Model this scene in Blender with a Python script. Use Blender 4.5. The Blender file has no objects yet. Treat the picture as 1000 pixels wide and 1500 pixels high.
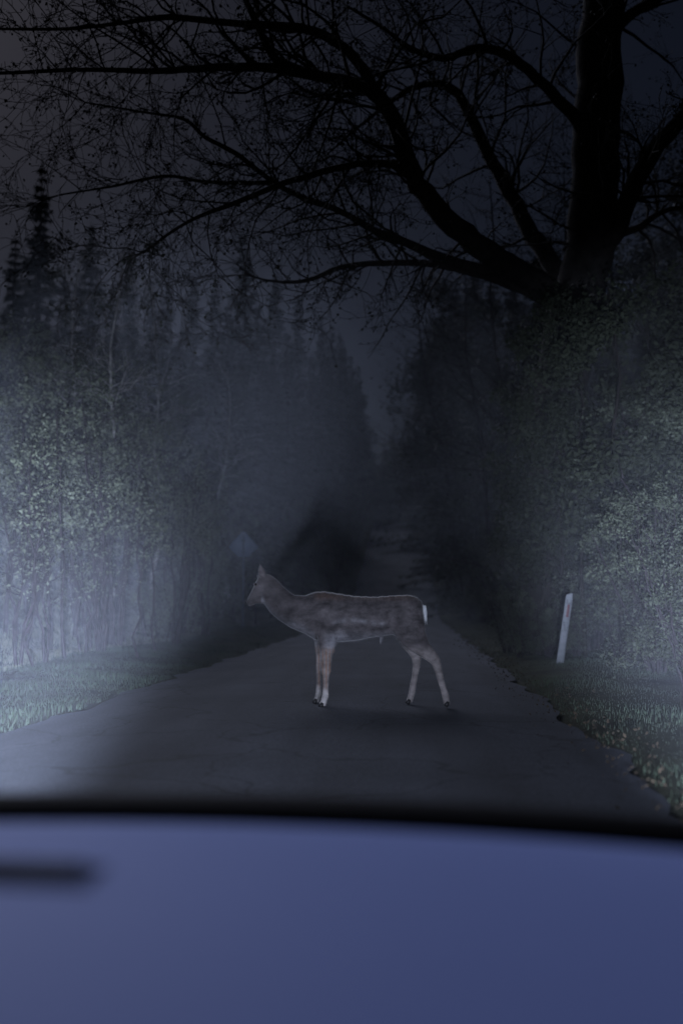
import bpy, bmesh, math, random
import numpy as np
from mathutils import Vector, Matrix, Euler

random.seed(7); rng = np.random.default_rng(7)
R = math.radians
S = bpy.context.scene
C = S.collection

# ------------------------------------------------------------------ camera
CAM_Z = 1.10; F = 1440.0
cam = bpy.data.cameras.new('camera'); camo = bpy.data.objects.new('camera', cam); C.objects.link(camo)
camo.location = (0, 0, CAM_Z); camo.rotation_euler = (R(90 + 4.96), 0, R(4.01))
cam.sensor_fit = 'VERTICAL'; cam.sensor_height = 36; cam.lens = F / 1500 * 36
cam.clip_start = 0.05; cam.clip_end = 3000
cam.dof.use_dof = True; cam.dof.focus_distance = 10.5; cam.dof.aperture_fstop = 0.75
S.camera = camo
CAMR = camo.rotation_euler.to_matrix()
def at(px, py, d):
    v = CAMR @ Vector(((px - 500) / F, (750 - py) / F, -1.0))
    return Vector((0, 0, CAM_Z)) + v * (d / v.y)

# ------------------------------------------------------------------ night sky and moon
MOON_EL, MOON_AZ = 36, -32           # azimuth from +Y (the road), minus = left
world = bpy.data.worlds.new('World'); S.world = world; world.use_nodes = True
nt = world.node_tree; bg = nt.nodes['Background']
sky = nt.nodes.new('ShaderNodeTexSky'); sky.sky_type = 'NISHITA'; sky.sun_disc = False
sky.sun_elevation = R(MOON_EL); sky.sun_rotation = R(MOON_AZ); sky.dust_density = 1.2; sky.air_density = 1.0
hs = nt.nodes.new('ShaderNodeHueSaturation'); hs.inputs['Saturation'].default_value = 0.85
tint = nt.nodes.new('ShaderNodeMix'); tint.data_type = 'RGBA'; tint.blend_type = 'MULTIPLY'
tint.inputs[0].default_value = 1.0; tint.inputs[7].default_value = (0.74, 0.78, 1.02, 1)
nt.links.new(sky.outputs[0], hs.inputs['Color']); nt.links.new(hs.outputs[0], tint.inputs[6])
nt.links.new(tint.outputs[2], bg.inputs[0]); bg.inputs[1].default_value = 0.0024
sun = bpy.data.lights.new('moon', 'SUN'); sun.energy = 1.15; sun.angle = R(42); sun.color = (0.74, 0.79, 1.0)
suno = bpy.data.objects.new('moon', sun); C.objects.link(suno)
md = Vector((math.sin(R(MOON_AZ)) * math.cos(R(MOON_EL)), math.cos(R(MOON_AZ)) * math.cos(R(MOON_EL)), math.sin(R(MOON_EL))))
suno.rotation_euler = md.to_track_quat('Z', 'Y').to_euler(); suno.location = md * 60
HEAD_COL = (0.64, 0.74, 1.0)
HEAD_L, HEAD_R = 19000, 10000          # headlight power
HAZE_DENSITY, HAZE_G = 0.000095, -0.94
S.view_settings.view_transform = 'Standard'; S.view_settings.look = 'None'
S.view_settings.exposure = 0; S.view_settings.gamma = 1; S.view_settings.use_curve_mapping = False
S.render.engine = 'CYCLES'
cy = S.cycles
cy.use_denoising = True; cy.max_bounces = 4; cy.diffuse_bounces = 2; cy.glossy_bounces = 2; cy.volume_bounces = 0
cy.transmission_bounces = 2; cy.transparent_max_bounces = 8; cy.sample_clamp_indirect = 4

# ------------------------------------------------------------------ helpers
def np_mesh(name, V, faces_sizes, idx):
    me = bpy.data.meshes.new(name)
    V = np.asarray(V, np.float32); idx = np.asarray(idx, np.int32); fs = np.asarray(faces_sizes, np.int32)
    me.vertices.add(len(V)); me.vertices.foreach_set('co', V.ravel())
    me.loops.add(len(idx)); me.loops.foreach_set('vertex_index', idx)
    me.polygons.add(len(fs)); me.polygons.foreach_set('loop_start', np.concatenate(([0], np.cumsum(fs)[:-1])).astype(np.int32))
    me.polygons.foreach_set('loop_total', fs)
    me.update(calc_edges=True); me.validate()
    return me
def obj(name, me, mat=None, parent=None, loc=None):
    o = bpy.data.objects.new(name, me); C.objects.link(o)
    if mat is not None and me is not None and not me.materials: me.materials.append(mat)
    if parent is not None: o.parent = parent
    if loc is not None: o.location = loc
    return o
def tag(o, label=None, cat=None, group=None, kind=None):
    if label: o['label'] = label
    if cat: o['category'] = cat
    if group: o['group'] = group
    if kind: o['kind'] = kind
    return o
def thing(name, loc, label, cat, group=None, rz=0):
    o = bpy.data.objects.new(name, None); C.objects.link(o); o.location = loc; o.rotation_euler = (0, 0, rz)
    o.empty_display_size = .2
    return tag(o, label, cat, group)
def copy_thing(src, loc, rz=0, scale=1.0, label=None, group=None):
    r = src.copy(); C.objects.link(r); r.location = loc; r.rotation_euler = (0, 0, rz); r.scale = (scale,) * 3 if not isinstance(scale, tuple) else scale
    if label: r['label'] = label
    if group: r['group'] = group
    for ch in list(src.children):
        c = ch.copy(); C.objects.link(c); c.parent = r
    return r
class MB:
    """collects quads/tris"""
    def __init__(s): s.v = []; s.f = []
    def tube(s, pts, rad, n=6, cap=True):
        b = len(s.v); pts = [Vector(p) for p in pts]; k = len(pts)
        for i, p in enumerate(pts):
            t = (pts[min(i + 1, k - 1)] - pts[max(i - 1, 0)])
            if t.length < 1e-9: t = Vector((0, 0, 1))
            t.normalize()
            a = t.cross(Vector((0.31, 0.95, 0.05)));
            if a.length < .05: a = t.cross(Vector((1, 0, 0)))
            a.normalize(); c = t.cross(a)
            r = rad[i] if not isinstance(rad, (int, float)) else rad
            for j in range(n):
                w = 2 * math.pi * j / n
                q = p + a * (math.cos(w) * r) + c * (math.sin(w) * r)
                s.v.append((q.x, q.y, q.z))
        for i in range(k - 1):
            for j in range(n):
                j2 = (j + 1) % n
                s.f.append((b + i * n + j, b + i * n + j2, b + (i + 1) * n + j2, b + (i + 1) * n + j))
        if cap:
            s.f.append(tuple(b + (k - 1) * n + j for j in range(n)))
            s.f.append(tuple(b + j for j in reversed(range(n))))
    def box(s, c, size, rot=None):
        b = len(s.v); c = Vector(c)
        for z in (-1, 1):
            for y in (-1, 1):
                for x in (-1, 1):
                    q = Vector((x * size[0] / 2, y * size[1] / 2, z * size[2] / 2))
                    if rot is not None: q = rot @ q
                    q += c; s.v.append((q.x, q.y, q.z))
        for f in ((0, 2, 3, 1), (4, 5, 7, 6), (0, 1, 5, 4), (2, 6, 7, 3), (0, 4, 6, 2), (1, 3, 7, 5)):
            s.f.append(tuple(b + i for i in f))
    def grid(s, fn, nu, nv):
        b = len(s.v)
        for i in range(nu + 1):
            for j in range(nv + 1):
                q = fn(i / nu, j / nv); s.v.append(tuple(q))
        for i in range(nu):
            for j in range(nv):
                a = b + i * (nv + 1) + j
                s.f.append((a, a + 1, a + nv + 2, a + nv + 1))
    def mesh(s, name, smooth=False):
        sizes = [len(f) for f in s.f]; idx = [i for f in s.f for i in f]
        me = np_mesh(name, np.array(s.v, np.float32), sizes, idx)
        if smooth: me.polygons.foreach_set('use_smooth', [True] * len(me.polygons)); me.update()
        return me
    def build(s, name, mat, parent=None, smooth=False, loc=None):
        return obj(name, s.mesh(name, smooth), mat, parent, loc)
def bevel(o, w, seg=2):
    m = o.modifiers.new('bevel', 'BEVEL'); m.width = w; m.segments = seg; m.limit_method = 'ANGLE'; return o
def unit(n):
    v = rng.normal(size=(n, 3)); return v / np.linalg.norm(v, axis=1)[:, None]
def leaves_mesh(name, P, size, droop=.2, aspect=.55):
    """folded leaf quads (two tris) at points P"""
    n = len(P); P = np.asarray(P, np.float64)
    t = unit(n); t[:, 2] -= droop; t /= np.linalg.norm(t, axis=1)[:, None]
    a = np.cross(t, unit(n)); a /= np.linalg.norm(a, axis=1)[:, None] + 1e-9
    nn = np.cross(t, a)
    L = (size * rng.uniform(.6, 1.3, n))[:, None]
    V = np.empty((n, 4, 3))
    V[:, 0] = P; V[:, 1] = P + t * L * .5 + a * L * aspect * .5 + nn * L * .12
    V[:, 2] = P + t * L; V[:, 3] = P + t * L * .5 - a * L * aspect * .5 + nn * L * .12
    b = np.arange(n)[:, None] * 4
    idx = np.concatenate([b + 0, b + 1, b + 2, b + 0, b + 2, b + 3], 1).ravel()
    return np_mesh(name, V.reshape(-1, 3), np.full(2 * n, 3), idx)
def blades_mesh(name, P, h, w, lean=.45, up=1.0):
    n = len(P); P = np.asarray(P, np.float64)
    ang = rng.uniform(0, 2 * math.pi, n); L = (h * rng.uniform(.45, 1.3, n))
    w = w * rng.uniform(.6, 1.3, n)
    side = np.stack([np.cos(ang), np.sin(ang), np.zeros(n)], 1)
    d2 = rng.uniform(0, 2 * math.pi, n); ln = rng.uniform(0, lean, n)
    tipd = np.stack([np.cos(d2) * ln, np.sin(d2) * ln, np.full(n, up)], 1)
    V = np.empty((n, 5, 3))
    V[:, 0] = P - side * w[:, None] / 2; V[:, 1] = P + side * w[:, None] / 2
    mid = P + tipd * L[:, None] * .5 * np.array([.6, .6, 1.1])
    V[:, 2] = mid + side * w[:, None] * .35; V[:, 3] = mid - side * w[:, None] * .35
    V[:, 4] = P + tipd * L[:, None]
    b = np.arange(n)[:, None] * 5
    idx = np.concatenate([b, b + 1, b + 2, b, b + 2, b + 3, b + 3, b + 2, b + 4], 1).ravel()
    return np_mesh(name, V.reshape(-1, 3), np.full(3 * n, 3), idx)

# ------------------------------------------------------------------ materials
def mat(name, col, rough=.7, var=.25, scale=6.0, bump=0.0, bscale=40.0, spec=.3, metal=0, col2=None, coords='Object', coat=0, sheen=0, detail=4):
    m = bpy.data.materials.new(name); m.use_nodes = True
    n = m.node_tree; b = n.nodes['Principled BSDF']
    b.inputs['Roughness'].default_value = rough; b.inputs['Specular IOR Level'].default_value = spec; b.inputs['Metallic'].default_value = metal
    if coat: b.inputs['Coat Weight'].default_value = coat; b.inputs['Coat Roughness'].default_value = .18
    if sheen: b.inputs['Sheen Weight'].default_value = sheen; b.inputs['Sheen Roughness'].default_value = .4
    tc = n.nodes.new('ShaderNodeTexCoord')
    nz = n.nodes.new('ShaderNodeTexNoise'); nz.inputs['Scale'].default_value = scale; nz.inputs['Detail'].default_value = detail
    n.links.new(tc.outputs[coords], nz.inputs['Vector'])
    r = n.nodes.new('ShaderNodeValToRGB')
    c1 = [c * (1 - var) for c in col]; c2 = col2 if col2 else [min(1, c * (1 + var)) for c in col]
    r.color_ramp.elements[0].position = .32; r.color_ramp.elements[1].position = .68
    r.color_ramp.elements[0].color = (*c1, 1); r.color_ramp.elements[1].color = (*c2, 1)
    n.links.new(nz.outputs['Fac'], r.inputs[0]); n.links.new(r.outputs[0], b.inputs['Base Color'])
    if bump:
        nb = n.nodes.new('ShaderNodeTexNoise'); nb.inputs['Scale'].default_value = bscale; nb.inputs['Detail'].default_value = 5
        n.links.new(tc.outputs[coords], nb.inputs['Vector'])
        bp = n.nodes.new('ShaderNodeBump'); bp.inputs['Strength'].default_value = bump; bp.inputs['Distance'].default_value = .02
        n.links.new(nb.outputs['Fac'], bp.inputs['Height']); n.links.new(bp.outputs[0], b.inputs['Normal'])
    return m
M = {}
M['asphalt'] = mat('asphalt', (.046, .052, .068), .8, .22, .7, .35, 90, .3)
def asphalt():
    m = M['asphalt']; n = m.node_tree; b = n.nodes['Principled BSDF']; tc = n.nodes.new('ShaderNodeTexCoord')
    src = b.inputs['Base Color'].links[0].from_socket
    mp = n.nodes.new('ShaderNodeMapping'); mp.inputs['Scale'].default_value = (1, .12, 1); n.links.new(tc.outputs['Object'], mp.inputs[0])
    n1 = n.nodes.new('ShaderNodeTexNoise'); n1.inputs['Scale'].default_value = 2.2; n1.inputs['Detail'].default_value = 3; n.links.new(mp.outputs[0], n1.inputs[0])
    n2 = n.nodes.new('ShaderNodeTexNoise'); n2.inputs['Scale'].default_value = 55; n2.inputs['Detail'].default_value = 6; n.links.new(tc.outputs['Object'], n2.inputs[0])
    v = n.nodes.new('ShaderNodeTexVoronoi'); v.feature = 'DISTANCE_TO_EDGE'; v.inputs['Scale'].default_value = .55
    nw = n.nodes.new('ShaderNodeTexNoise'); nw.inputs['Scale'].default_value = 1.3; nw.inputs['Detail'].default_value = 5; n.links.new(tc.outputs['Object'], nw.inputs[0])
    vm = n.nodes.new('ShaderNodeVectorMath'); vm.operation = 'MULTIPLY_ADD'; vm.inputs[1].default_value = (1.2, 1.2, 0); n.links.new(nw.outputs['Color'], vm.inputs[0]); n.links.new(tc.outputs['Object'], vm.inputs[2]); n.links.new(vm.outputs[0], v.inputs['Vector'])
    cr = n.nodes.new('ShaderNodeMapRange'); cr.inputs['From Max'].default_value = .012; cr.inputs['To Min'].default_value = .45; n.links.new(v.outputs['Distance'], cr.inputs['Value'])
    prev = src
    for sock, lo, hi in ((n1.outputs['Fac'], .72, 1.3), (n2.outputs['Fac'], .55, 1.45), (cr.outputs[0], 0, 1)):
        mr = n.nodes.new('ShaderNodeMapRange'); mr.inputs['From Min'].default_value = .3 if hi > 1 else 0; mr.inputs['From Max'].default_value = .7 if hi > 1 else 1
        mr.inputs['To Min'].default_value = lo; mr.inputs['To Max'].default_value = hi; n.links.new(sock, mr.inputs['Value'])
        mx = n.nodes.new('ShaderNodeVectorMath'); mx.operation = 'SCALE'; n.links.new(prev, mx.inputs[0]); n.links.new(mr.outputs[0], mx.inputs['Scale']); prev = mx.outputs[0]
    n.links.new(prev, b.inputs['Base Color'])
asphalt()
M['soil'] = mat('soil', (.035, .038, .022), .95, .4, 1.5, .6, 12, .1)
M['grass'] = mat('grass_blades', (.042, .060, .036), .7, .45, .9, spec=.2)
M['drygrass'] = mat('dry_grass', (.135, .145, .10), .8, .3, .5, spec=.1)
M['bark'] = mat('oak_bark', (.022, .019, .017), .95, .35, 5, .8, 18, .1)
M['sapbark'] = mat('sapling_bark', (.034, .029, .031), .9, .4, 9, .4, 30, .1)
M['birch'] = mat('pale_bark', (.22, .21, .20), .85, .5, 12, .3, 30, .1)
M['leaf_a'] = mat('sapling_leaf', (.11, .125, .085), .6, .35, .8, spec=.25)
M['leaf_b'] = mat('bush_leaf', (.060, .070, .046), .6, .4, 1.0, spec=.25)
M['leaf_d'] = mat('dark_leaf', (.030, .036, .022), .7, .4, .6, spec=.15)
M['oakleaf'] = mat('oak_bud', (.022, .022, .015), .8, .3, 2, spec=.1)
M['needle'] = mat('spruce_needle', (.014, .020, .014), .8, .4, .7, spec=.15)
M['deadleaf'] = mat('dead_leaf', (.040, .030, .020), .85, .5, 3, spec=.1)
M['hoof'] = mat('hoof', (.016, .015, .015), .5, .2, 20)
M['eye'] = mat('eye', (.01, .008, .007), .08, .1, 20, spec=.7)
M['white_fur'] = mat('white_fur', (.62, .62, .62), .8, .12, 30, .4, 90, sheen=.3)
M['paint_white'] = mat('post_white', (.16, .17, .18), .6, .12, 14, .15, 60, col2=(.20, .21, .22))
M['post_dark'] = mat('post_dark', (.10, .105, .115), .7, .3, 60)
M['post_red'] = mat('reflector_red', (.10, .035, .04), .35, .15, 40, spec=.5)
M['sign_grey'] = mat('sign_back', (.24, .29, .38), .5, .12, 4, .1, 30, spec=.4)
M['steel'] = mat('galvanised', (.13, .15, .18), .45, .2, 12, metal=.4)
M['car'] = mat('blue_paint', (.285, .365, .77), .62, .025, 1.5, spec=.15, bump=.02, bscale=300)
M['blackplastic'] = mat('black_plastic', (.010, .010, .011), .75, .15, 20, .1, 120, .15)
M['rubber'] = mat('tyre', (.014, .014, .014), .9, .2, 20, .3, 60, .1)
M['rim'] = mat('alloy', (.4, .4, .42), .35, .05, 5, metal=1)
M['glass_dark'] = mat('dark_glass', (.012, .013, .016), .06, .05, 3, spec=.5)
M['lamp_body'] = mat('lamp_reflector', (.55, .56, .58), .25, .05, 5, metal=1)
hz = bpy.data.materials.new('haze_air'); hz.use_nodes = True
for n in list(hz.node_tree.nodes):
    if n.type == 'BSDF_PRINCIPLED': hz.node_tree.nodes.remove(n)
pv = hz.node_tree.nodes.new('ShaderNodeVolumePrincipled'); pv.inputs['Color'].default_value = (.86, .90, 1, 1)
pv.inputs['Density'].default_value = HAZE_DENSITY; pv.inputs['Anisotropy'].default_value = HAZE_G
hz.node_tree.links.new(pv.outputs[0], hz.node_tree.nodes['Material Output'].inputs['Volume'])

# ------------------------------------------------------------------ ground, road
RX0, RX1 = -3.22, 1.39
def hill(y):
    def sm(a, b, t): t = min(1, max(0, (t - a) / (b - a))); return t * t * (3 - 2 * t)
    return 8.3 * sm(42, 98, y)
def gz(x, y):
    """ground height: road bed plus soft banks"""
    z = hill(y)
    if x < RX0:
        e = RX0 - x; z += .10 * min(1, e / 1.5) + .05 * math.sin(x * 1.3 + y * .5) * min(1, e / 2) + 2.1 * (lambda q: q * q * (3 - 2 * q))(min(1, max(0, (e - 2.6) / 7.0)))
    elif x > RX1:
        e = x - RX1; z += .06 * min(1, e / 1.0) + .05 * math.sin(x * 1.7 - y * .6) * min(1, e / 2) + .05 * max(0, e - 2)
    return z
xs = np.concatenate([np.linspace(-1500, -60, 6), np.linspace(-50, -9, 14), np.linspace(-8, -3.4, 12), [RX0 - .02], np.linspace(-3, 1.2, 4), [RX1 + .02], np.linspace(1.6, 8, 14), np.linspace(9, 50, 14), np.linspace(60, 1500, 6)])
ys = np.concatenate([np.linspace(-1500, -30, 5), np.linspace(-20, 60, 90), np.linspace(62, 130, 36), np.linspace(150, 2000, 6)])
m = MB()
for y in ys:
    for x in xs:
        z = gz(x, y) - .03 * (RX0 - .1 < x < RX1 + .1)
        m.v.append((x, y, z))
nx = len(xs)
for i in range(len(ys) - 1):
    for j in range(nx - 1): m.f.append((i * nx + j, i * nx + j + 1, (i + 1) * nx + j + 1, (i + 1) * nx + j))
tag(m.build('ground', M['soil'], smooth=True), kind='structure')
m = MB(); yy = np.concatenate([np.linspace(-60, 2, 25), np.linspace(2.3, 40, 160), np.linspace(41, 160, 90)])
for y in yy:
    jl = .05 * math.sin(y * 2.1) + .04 * math.sin(y * 5.3 + 1) + random.uniform(-.035, .035)
    jr = .06 * math.sin(y * 1.7 + 2) + .04 * math.sin(y * 4.7) + random.uniform(-.04, .04)
    row = [RX0 + jl, RX0 + .35, -2, -.9, .2, RX1 - .35, RX1 + jr]
    for k, x in enumerate(row):
        crown = .035 * (1 - ((x + .9) / 2.3) ** 2)
        m.v.append((x, y, hill(y) + .012 + max(0, crown)))
for i in range(len(yy) - 1):
    for j in range(6): m.f.append((i * 7 + j, i * 7 + j + 1, (i + 1) * 7 + j + 1, (i + 1) * 7 + j))
tag(m.build('road', M['asphalt'], smooth=True), kind='structure')

# grass on both verges
def scatter(n, x0, x1, y0, y1, pw=2.0, clump=.25):
    y = y0 + (y1 - y0) * rng.uniform(0, 1, n) ** pw
    x = rng.uniform(x0, x1, n)
    return np.stack([x, y], 1)
def grass(name, n, x0, x1, y0, y1, h, w, label, edge, sgn, gm='grass'):
    p = scatter(n, x0, x1, y0, y1)
    if edge is not None:   # ragged edge to the road
        e = sgn * (p[:, 0] - edge); keep = e > .03 + .14 * rng.uniform(0, 1, n) ** 2 * (1 + np.sin(p[:, 1] * 3.1) + .6 * np.sin(p[:, 1] * 7.7)); p = p[keep]
    z = np.array([gz(a, b) for a, b in p]) - .01
    cl = .65 + .5 * np.sin(p[:, 0] * 2.3 + 1.2 * np.sin(p[:, 1] * 1.1)) * np.sin(p[:, 1] * 1.9)
    P = np.column_stack([p, z])
    o = obj(name, blades_mesh(name, P, h * np.clip(cl, .35, 1.4), w), M[gm])
    return tag(o, label, 'grass', kind='stuff')
grass('grass', 90000, -6.6, RX0 + .08, 2, 50, .075, .008, 'pale lit grass along the verge beneath the saplings', RX0, -1)
grass('dry_grass', 130000, -17, -5.6, 10, 50, .13, .013, 'pale dry grass covering the bank behind the sapling stems', None, 1, 'drygrass')
grass('grass', 130000, RX1 - .08, 8, .5, 45, .055, .006, 'short green grass around the white marker post', RX1, 1)
# dead leaves and crumbs along the road edge
p = scatter(2600, RX1 - .45, RX1 + 1.0, 3.2, 26, 1.6)
keep = rng.uniform(0, 1, len(p)) < np.exp(-((p[:, 0] - RX1 - .05) / .28) ** 2); p = p[keep]
P = np.column_stack([p, np.array([gz(a, b) for a, b in p]) + rng.uniform(.02, .06, len(p))])
o = obj('leaf_litter', leaves_mesh('leaf_litter', P, .034, .0), M['deadleaf']); tag(o, 'dark dead leaves scattered along the crumbling road edge', 'leaf litter', kind='stuff')

# ------------------------------------------------------------------ trees
def grow(mb, p, d, L, r, lvl, tips, seg=5, bend=.35, up=.0, nch=(5, 5, 4), rmin=.004, sides=(5, 4, 3, 3), ratio=.5, spread=.9):
    pts = [p.copy()]; rads = [r]; q = p.copy(); dd = d.normalized()
    for i in range(seg):
        dd = (dd + Vector((random.gauss(0, bend), random.gauss(0, bend), random.gauss(0, bend) + up)) * .55).normalized()
        q = q + dd * (L / seg); pts.append(q.copy()); rads.append(max(rmin, r * (1 - .75 * (i + 1) / seg)))
    mb.tube(pts, rads, sides[min(lvl, 3)], cap=False)
    if lvl >= len(nch):
        tips += pts[2:]; return
    for k in range(nch[lvl]):
        t = random.uniform(.2, 1.0) * seg; i = min(int(t), seg - 1); s = pts[i].lerp(pts[i + 1], t - i)
        ax = (pts[i + 1] - pts[i]).normalized()
        side = Vector((random.gauss(0, 1), random.gauss(0, 1), random.gauss(0, 1))); side = (side - ax * side.dot(ax)).normalized()
        grow(mb, s, ax + side * random.uniform(.5, 1.2) * spread, L * ratio * random.uniform(.65, 1.25), max(rmin, rads[i] * .55), lvl + 1, tips, max(3, seg - 1), bend, up, nch, rmin, sides, ratio, spread)
def smooth_line(pts, rad, sub=4):
    """Catmull-Rom through pts"""
    P = [pts[0] * 2 - pts[1]] + list(pts) + [pts[-1] * 2 - pts[-2]]; out = []; ro = []
    for i in range(1, len(P) - 2):
        for k in range(sub):
            t = k / sub; a, b, c, d = P[i - 1], P[i], P[i + 1], P[i + 2]
            out.append(.5 * ((2 * b) + (c - a) * t + (2 * a - 5 * b + 4 * c - d) * t * t + (3 * b - a - 3 * c + d) * t ** 3))
            ro.append(rad[i - 1] * (1 - t) + rad[i] * t)
    out.append(pts[-1]); ro.append(rad[-1]); return out, ro

# the old oak leaning over the road; limbs as (px, py, distance, radius in px)
oak_base = at(806, 960, 19); oak_base.z = gz(oak_base.x, oak_base.y) - .1
oak = thing('oak_tree', oak_base, 'huge bare oak with forked trunk reaching its limbs over the road', 'tree')
OAK = {
 'trunk': [(806, 975, 19, 46), (808, 850, 19, 42), (815, 700, 19, 40), (824, 560, 19, 39), (838, 470, 19, 38), (858, 400, 18.8, 36), (870, 300, 18.5, 35), (874, 200, 18.2, 35), (878, 100, 18, 34), (884, 0, 17.6, 31), (890, -110, 17.2, 27), (880, -230, 17, 20)],
 'limb': [
  [(836, 470, 19, 30), (800, 425, 18.7, 28), (740, 385, 18.2, 27), (690, 352, 17.6, 26), (640, 305, 17, 24), (605, 255, 16.4, 21), (578, 180, 15.9, 19), (545, 135, 15.4, 17), (500, 118, 15, 14), (400, 100, 14.6, 11), (310, 99, 14.2, 9), (225, 104, 14, 7), (125, 102, 13.6, 5), (0, 107, 13, 4), (-60, 105, 13, 2)],
  [(845, 450, 19, 24), (815, 395, 19.2, 22), (780, 345, 19.4, 19), (748, 285, 19.6, 16), (722, 240, 19.6, 14), (695, 185, 19.6, 13), (672, 140, 19.5, 11), (640, 122, 19.4, 9), (600, 130, 19, 7), (560, 158, 18.8, 5), (520, 190, 18.5, 3), (480, 225, 18.3, 2)],
  [(862, 385, 18.8, 24), (893, 350, 18.4, 23), (918, 295, 17.8, 21), (952, 228, 17, 19), (1005, 165, 16.4, 16), (1060, 110, 16, 12), (1120, 60, 16, 6)],
  [(868, 215, 18.2, 16), (835, 165, 17.8, 14), (795, 125, 17.2, 12), (750, 85, 16.6, 11), (700, 70, 16, 9), (650, 85, 15.6, 8), (600, 70, 15.4, 6), (560, 40, 15.2, 4), (510, 10, 15, 3)],
  [(560, 150, 15.7, 13), (520, 85, 15.2, 12), (480, 55, 14.8, 11), (435, 40, 14.6, 10), (350, 35, 14.2, 8), (250, 25, 14, 7), (190, 32, 13.7, 5), (100, 42, 13.4, 4), (0, 42, 13, 3), (-50, 40, 13, 2)],
  [(470, 112, 14.9, 10), (420, 95, 14.7, 9), (398, 80, 14.4, 9), (383, 50, 14.2, 8), (360, 0, 14, 7), (335, -60, 13.8, 5)],
  [(760, 395, 18.3, 16), (690, 392, 18, 13), (610, 362, 17.6, 10), (550, 338, 17.2, 8), (500, 310, 17, 7), (450, 292, 16.8, 7), (405, 270, 16.6, 6), (350, 228, 16.4, 6), (302, 202, 16.2, 5), (270, 175, 16, 4), (215, 165, 15.8, 3), (125, 150, 15.4, 2)],
  [(612, 268, 16.5, 12), (575, 242, 16.2, 9), (530, 240, 16, 8), (500, 245, 15.8, 8), (425, 265, 15.5, 7), (350, 295, 15.2, 6), (275, 325, 15, 4), (210, 370, 14.8, 3)],
  [(800, 440, 18.8, 14), (730, 410, 18.8, 11), (640, 388, 18.8, 8), (560, 385, 18.8, 7), (500, 391, 18.8, 6), (450, 411, 18.8, 5), (400, 412, 18.6, 3), (360, 402, 18.5, 2)],
  [(884, 20, 17.7, 18), (850, -40, 17.2, 14), (790, -90, 16.6, 11), (700, -120, 16, 8)],
  [(880, 60, 18, 14), (925, 20, 17.6, 12), (980, -10, 17, 10), (1060, -40, 16.6, 6)],
  [(895, 345, 18.6, 10), (930, 335, 18.4, 8), (970, 310, 18, 6), (1020, 300, 17.8, 4)],
  [(405, 268, 16.6, 6), (360, 268, 16.4, 5), (300, 266, 16.2, 4), (240, 258, 16, 4), (170, 272, 15.8, 3), (90, 285, 15.6, 2)],
 ]}
twigs = MB(); tips = []
def limb_geo(spec, sides, jit=0.0):
    pts = [at(a, b, d) - oak_base for a, b, d, r in spec]; rad = [r * d / F * .5 * 1.0 for a, b, d, r in spec]
    pts, rad = smooth_line(pts, rad, 4)
    for i in range(1, len(pts) - 1): pts[i] = pts[i] + Vector((random.gauss(0, 1), random.gauss(0, 1), random.gauss(0, 1))) * rad[i] * (.06 if sides > 12 else .08)
    mb = MB(); mb.tube(pts, rad, sides); return mb, pts, rad
mb, tp, tr = limb_geo([(a, b, d, r * 2) for a, b, d, r in OAK['trunk']], 16); mb.build('trunk', M['bark'], oak, True)
for li, spec in enumerate(OAK['limb']):
    mb, pts, rad = limb_geo([(a, b, d, r * 1.35) for a, b, d, r in spec], 9); mb.build('limb', M['bark'], oak, True)
    n = len(pts); length = sum((pts[i + 1] - pts[i]).length for i in range(n - 1))
    cnt = int(length * 4.6) + 5
    for k in range(cnt):
        t = random.uniform(.18, .995) * (n - 1); i = min(int(t), n - 2); s = pts[i].lerp(pts[i + 1], t - i)
        ax = (pts[i + 1] - pts[i]).normalized()
        side = Vector((random.gauss(0, 1), random.gauss(0, .8), random.gauss(.1, .8))); side = (side - ax * side.dot(ax)).normalized()
        grow(twigs, s, ax * random.uniform(.3, 1) + side, random.uniform(.9, 2.6), min(.034, max(.010, rad[i] * .4)), 0, tips, 6, .42, .02, (4, 4), .0045, (4, 3, 3, 3), .48, .9)
    for k in range(3):      # the limb's end breaks up into twigs
        grow(twigs, pts[-1], (pts[-1] - pts[-4]) + Vector((random.gauss(0, .3), random.gauss(0, .3), random.gauss(0, .3))), 1.6, .012, 0, tips, 6, .4, 0, (5, 4), .0045, (4, 3, 3, 3), .5)
for k in range(16):
    t = random.uniform(.45, .95) * (len(tp) - 1); i = int(t)
    grow(twigs, tp[i], Vector((random.gauss(0, 1), random.gauss(0, 1), .5)), random.uniform(1.5, 3), .03, 0, tips, 6, .4, .02, (5, 4), .0045, (4, 3, 3, 3), .5)
tag(twigs.build('twigs', M['bark'], oak), kind='stuff')
T = np.array([tuple(t) for t in tips]); T = T[rng.uniform(0, 1, len(T)) < .55]
tag(obj('buds', leaves_mesh('buds', T + rng.normal(0, .02, T.shape), .06, .1, .7), M['oakleaf'], oak), kind='stuff')
print('oak twigs', len(twigs.f), len(T))

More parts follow.
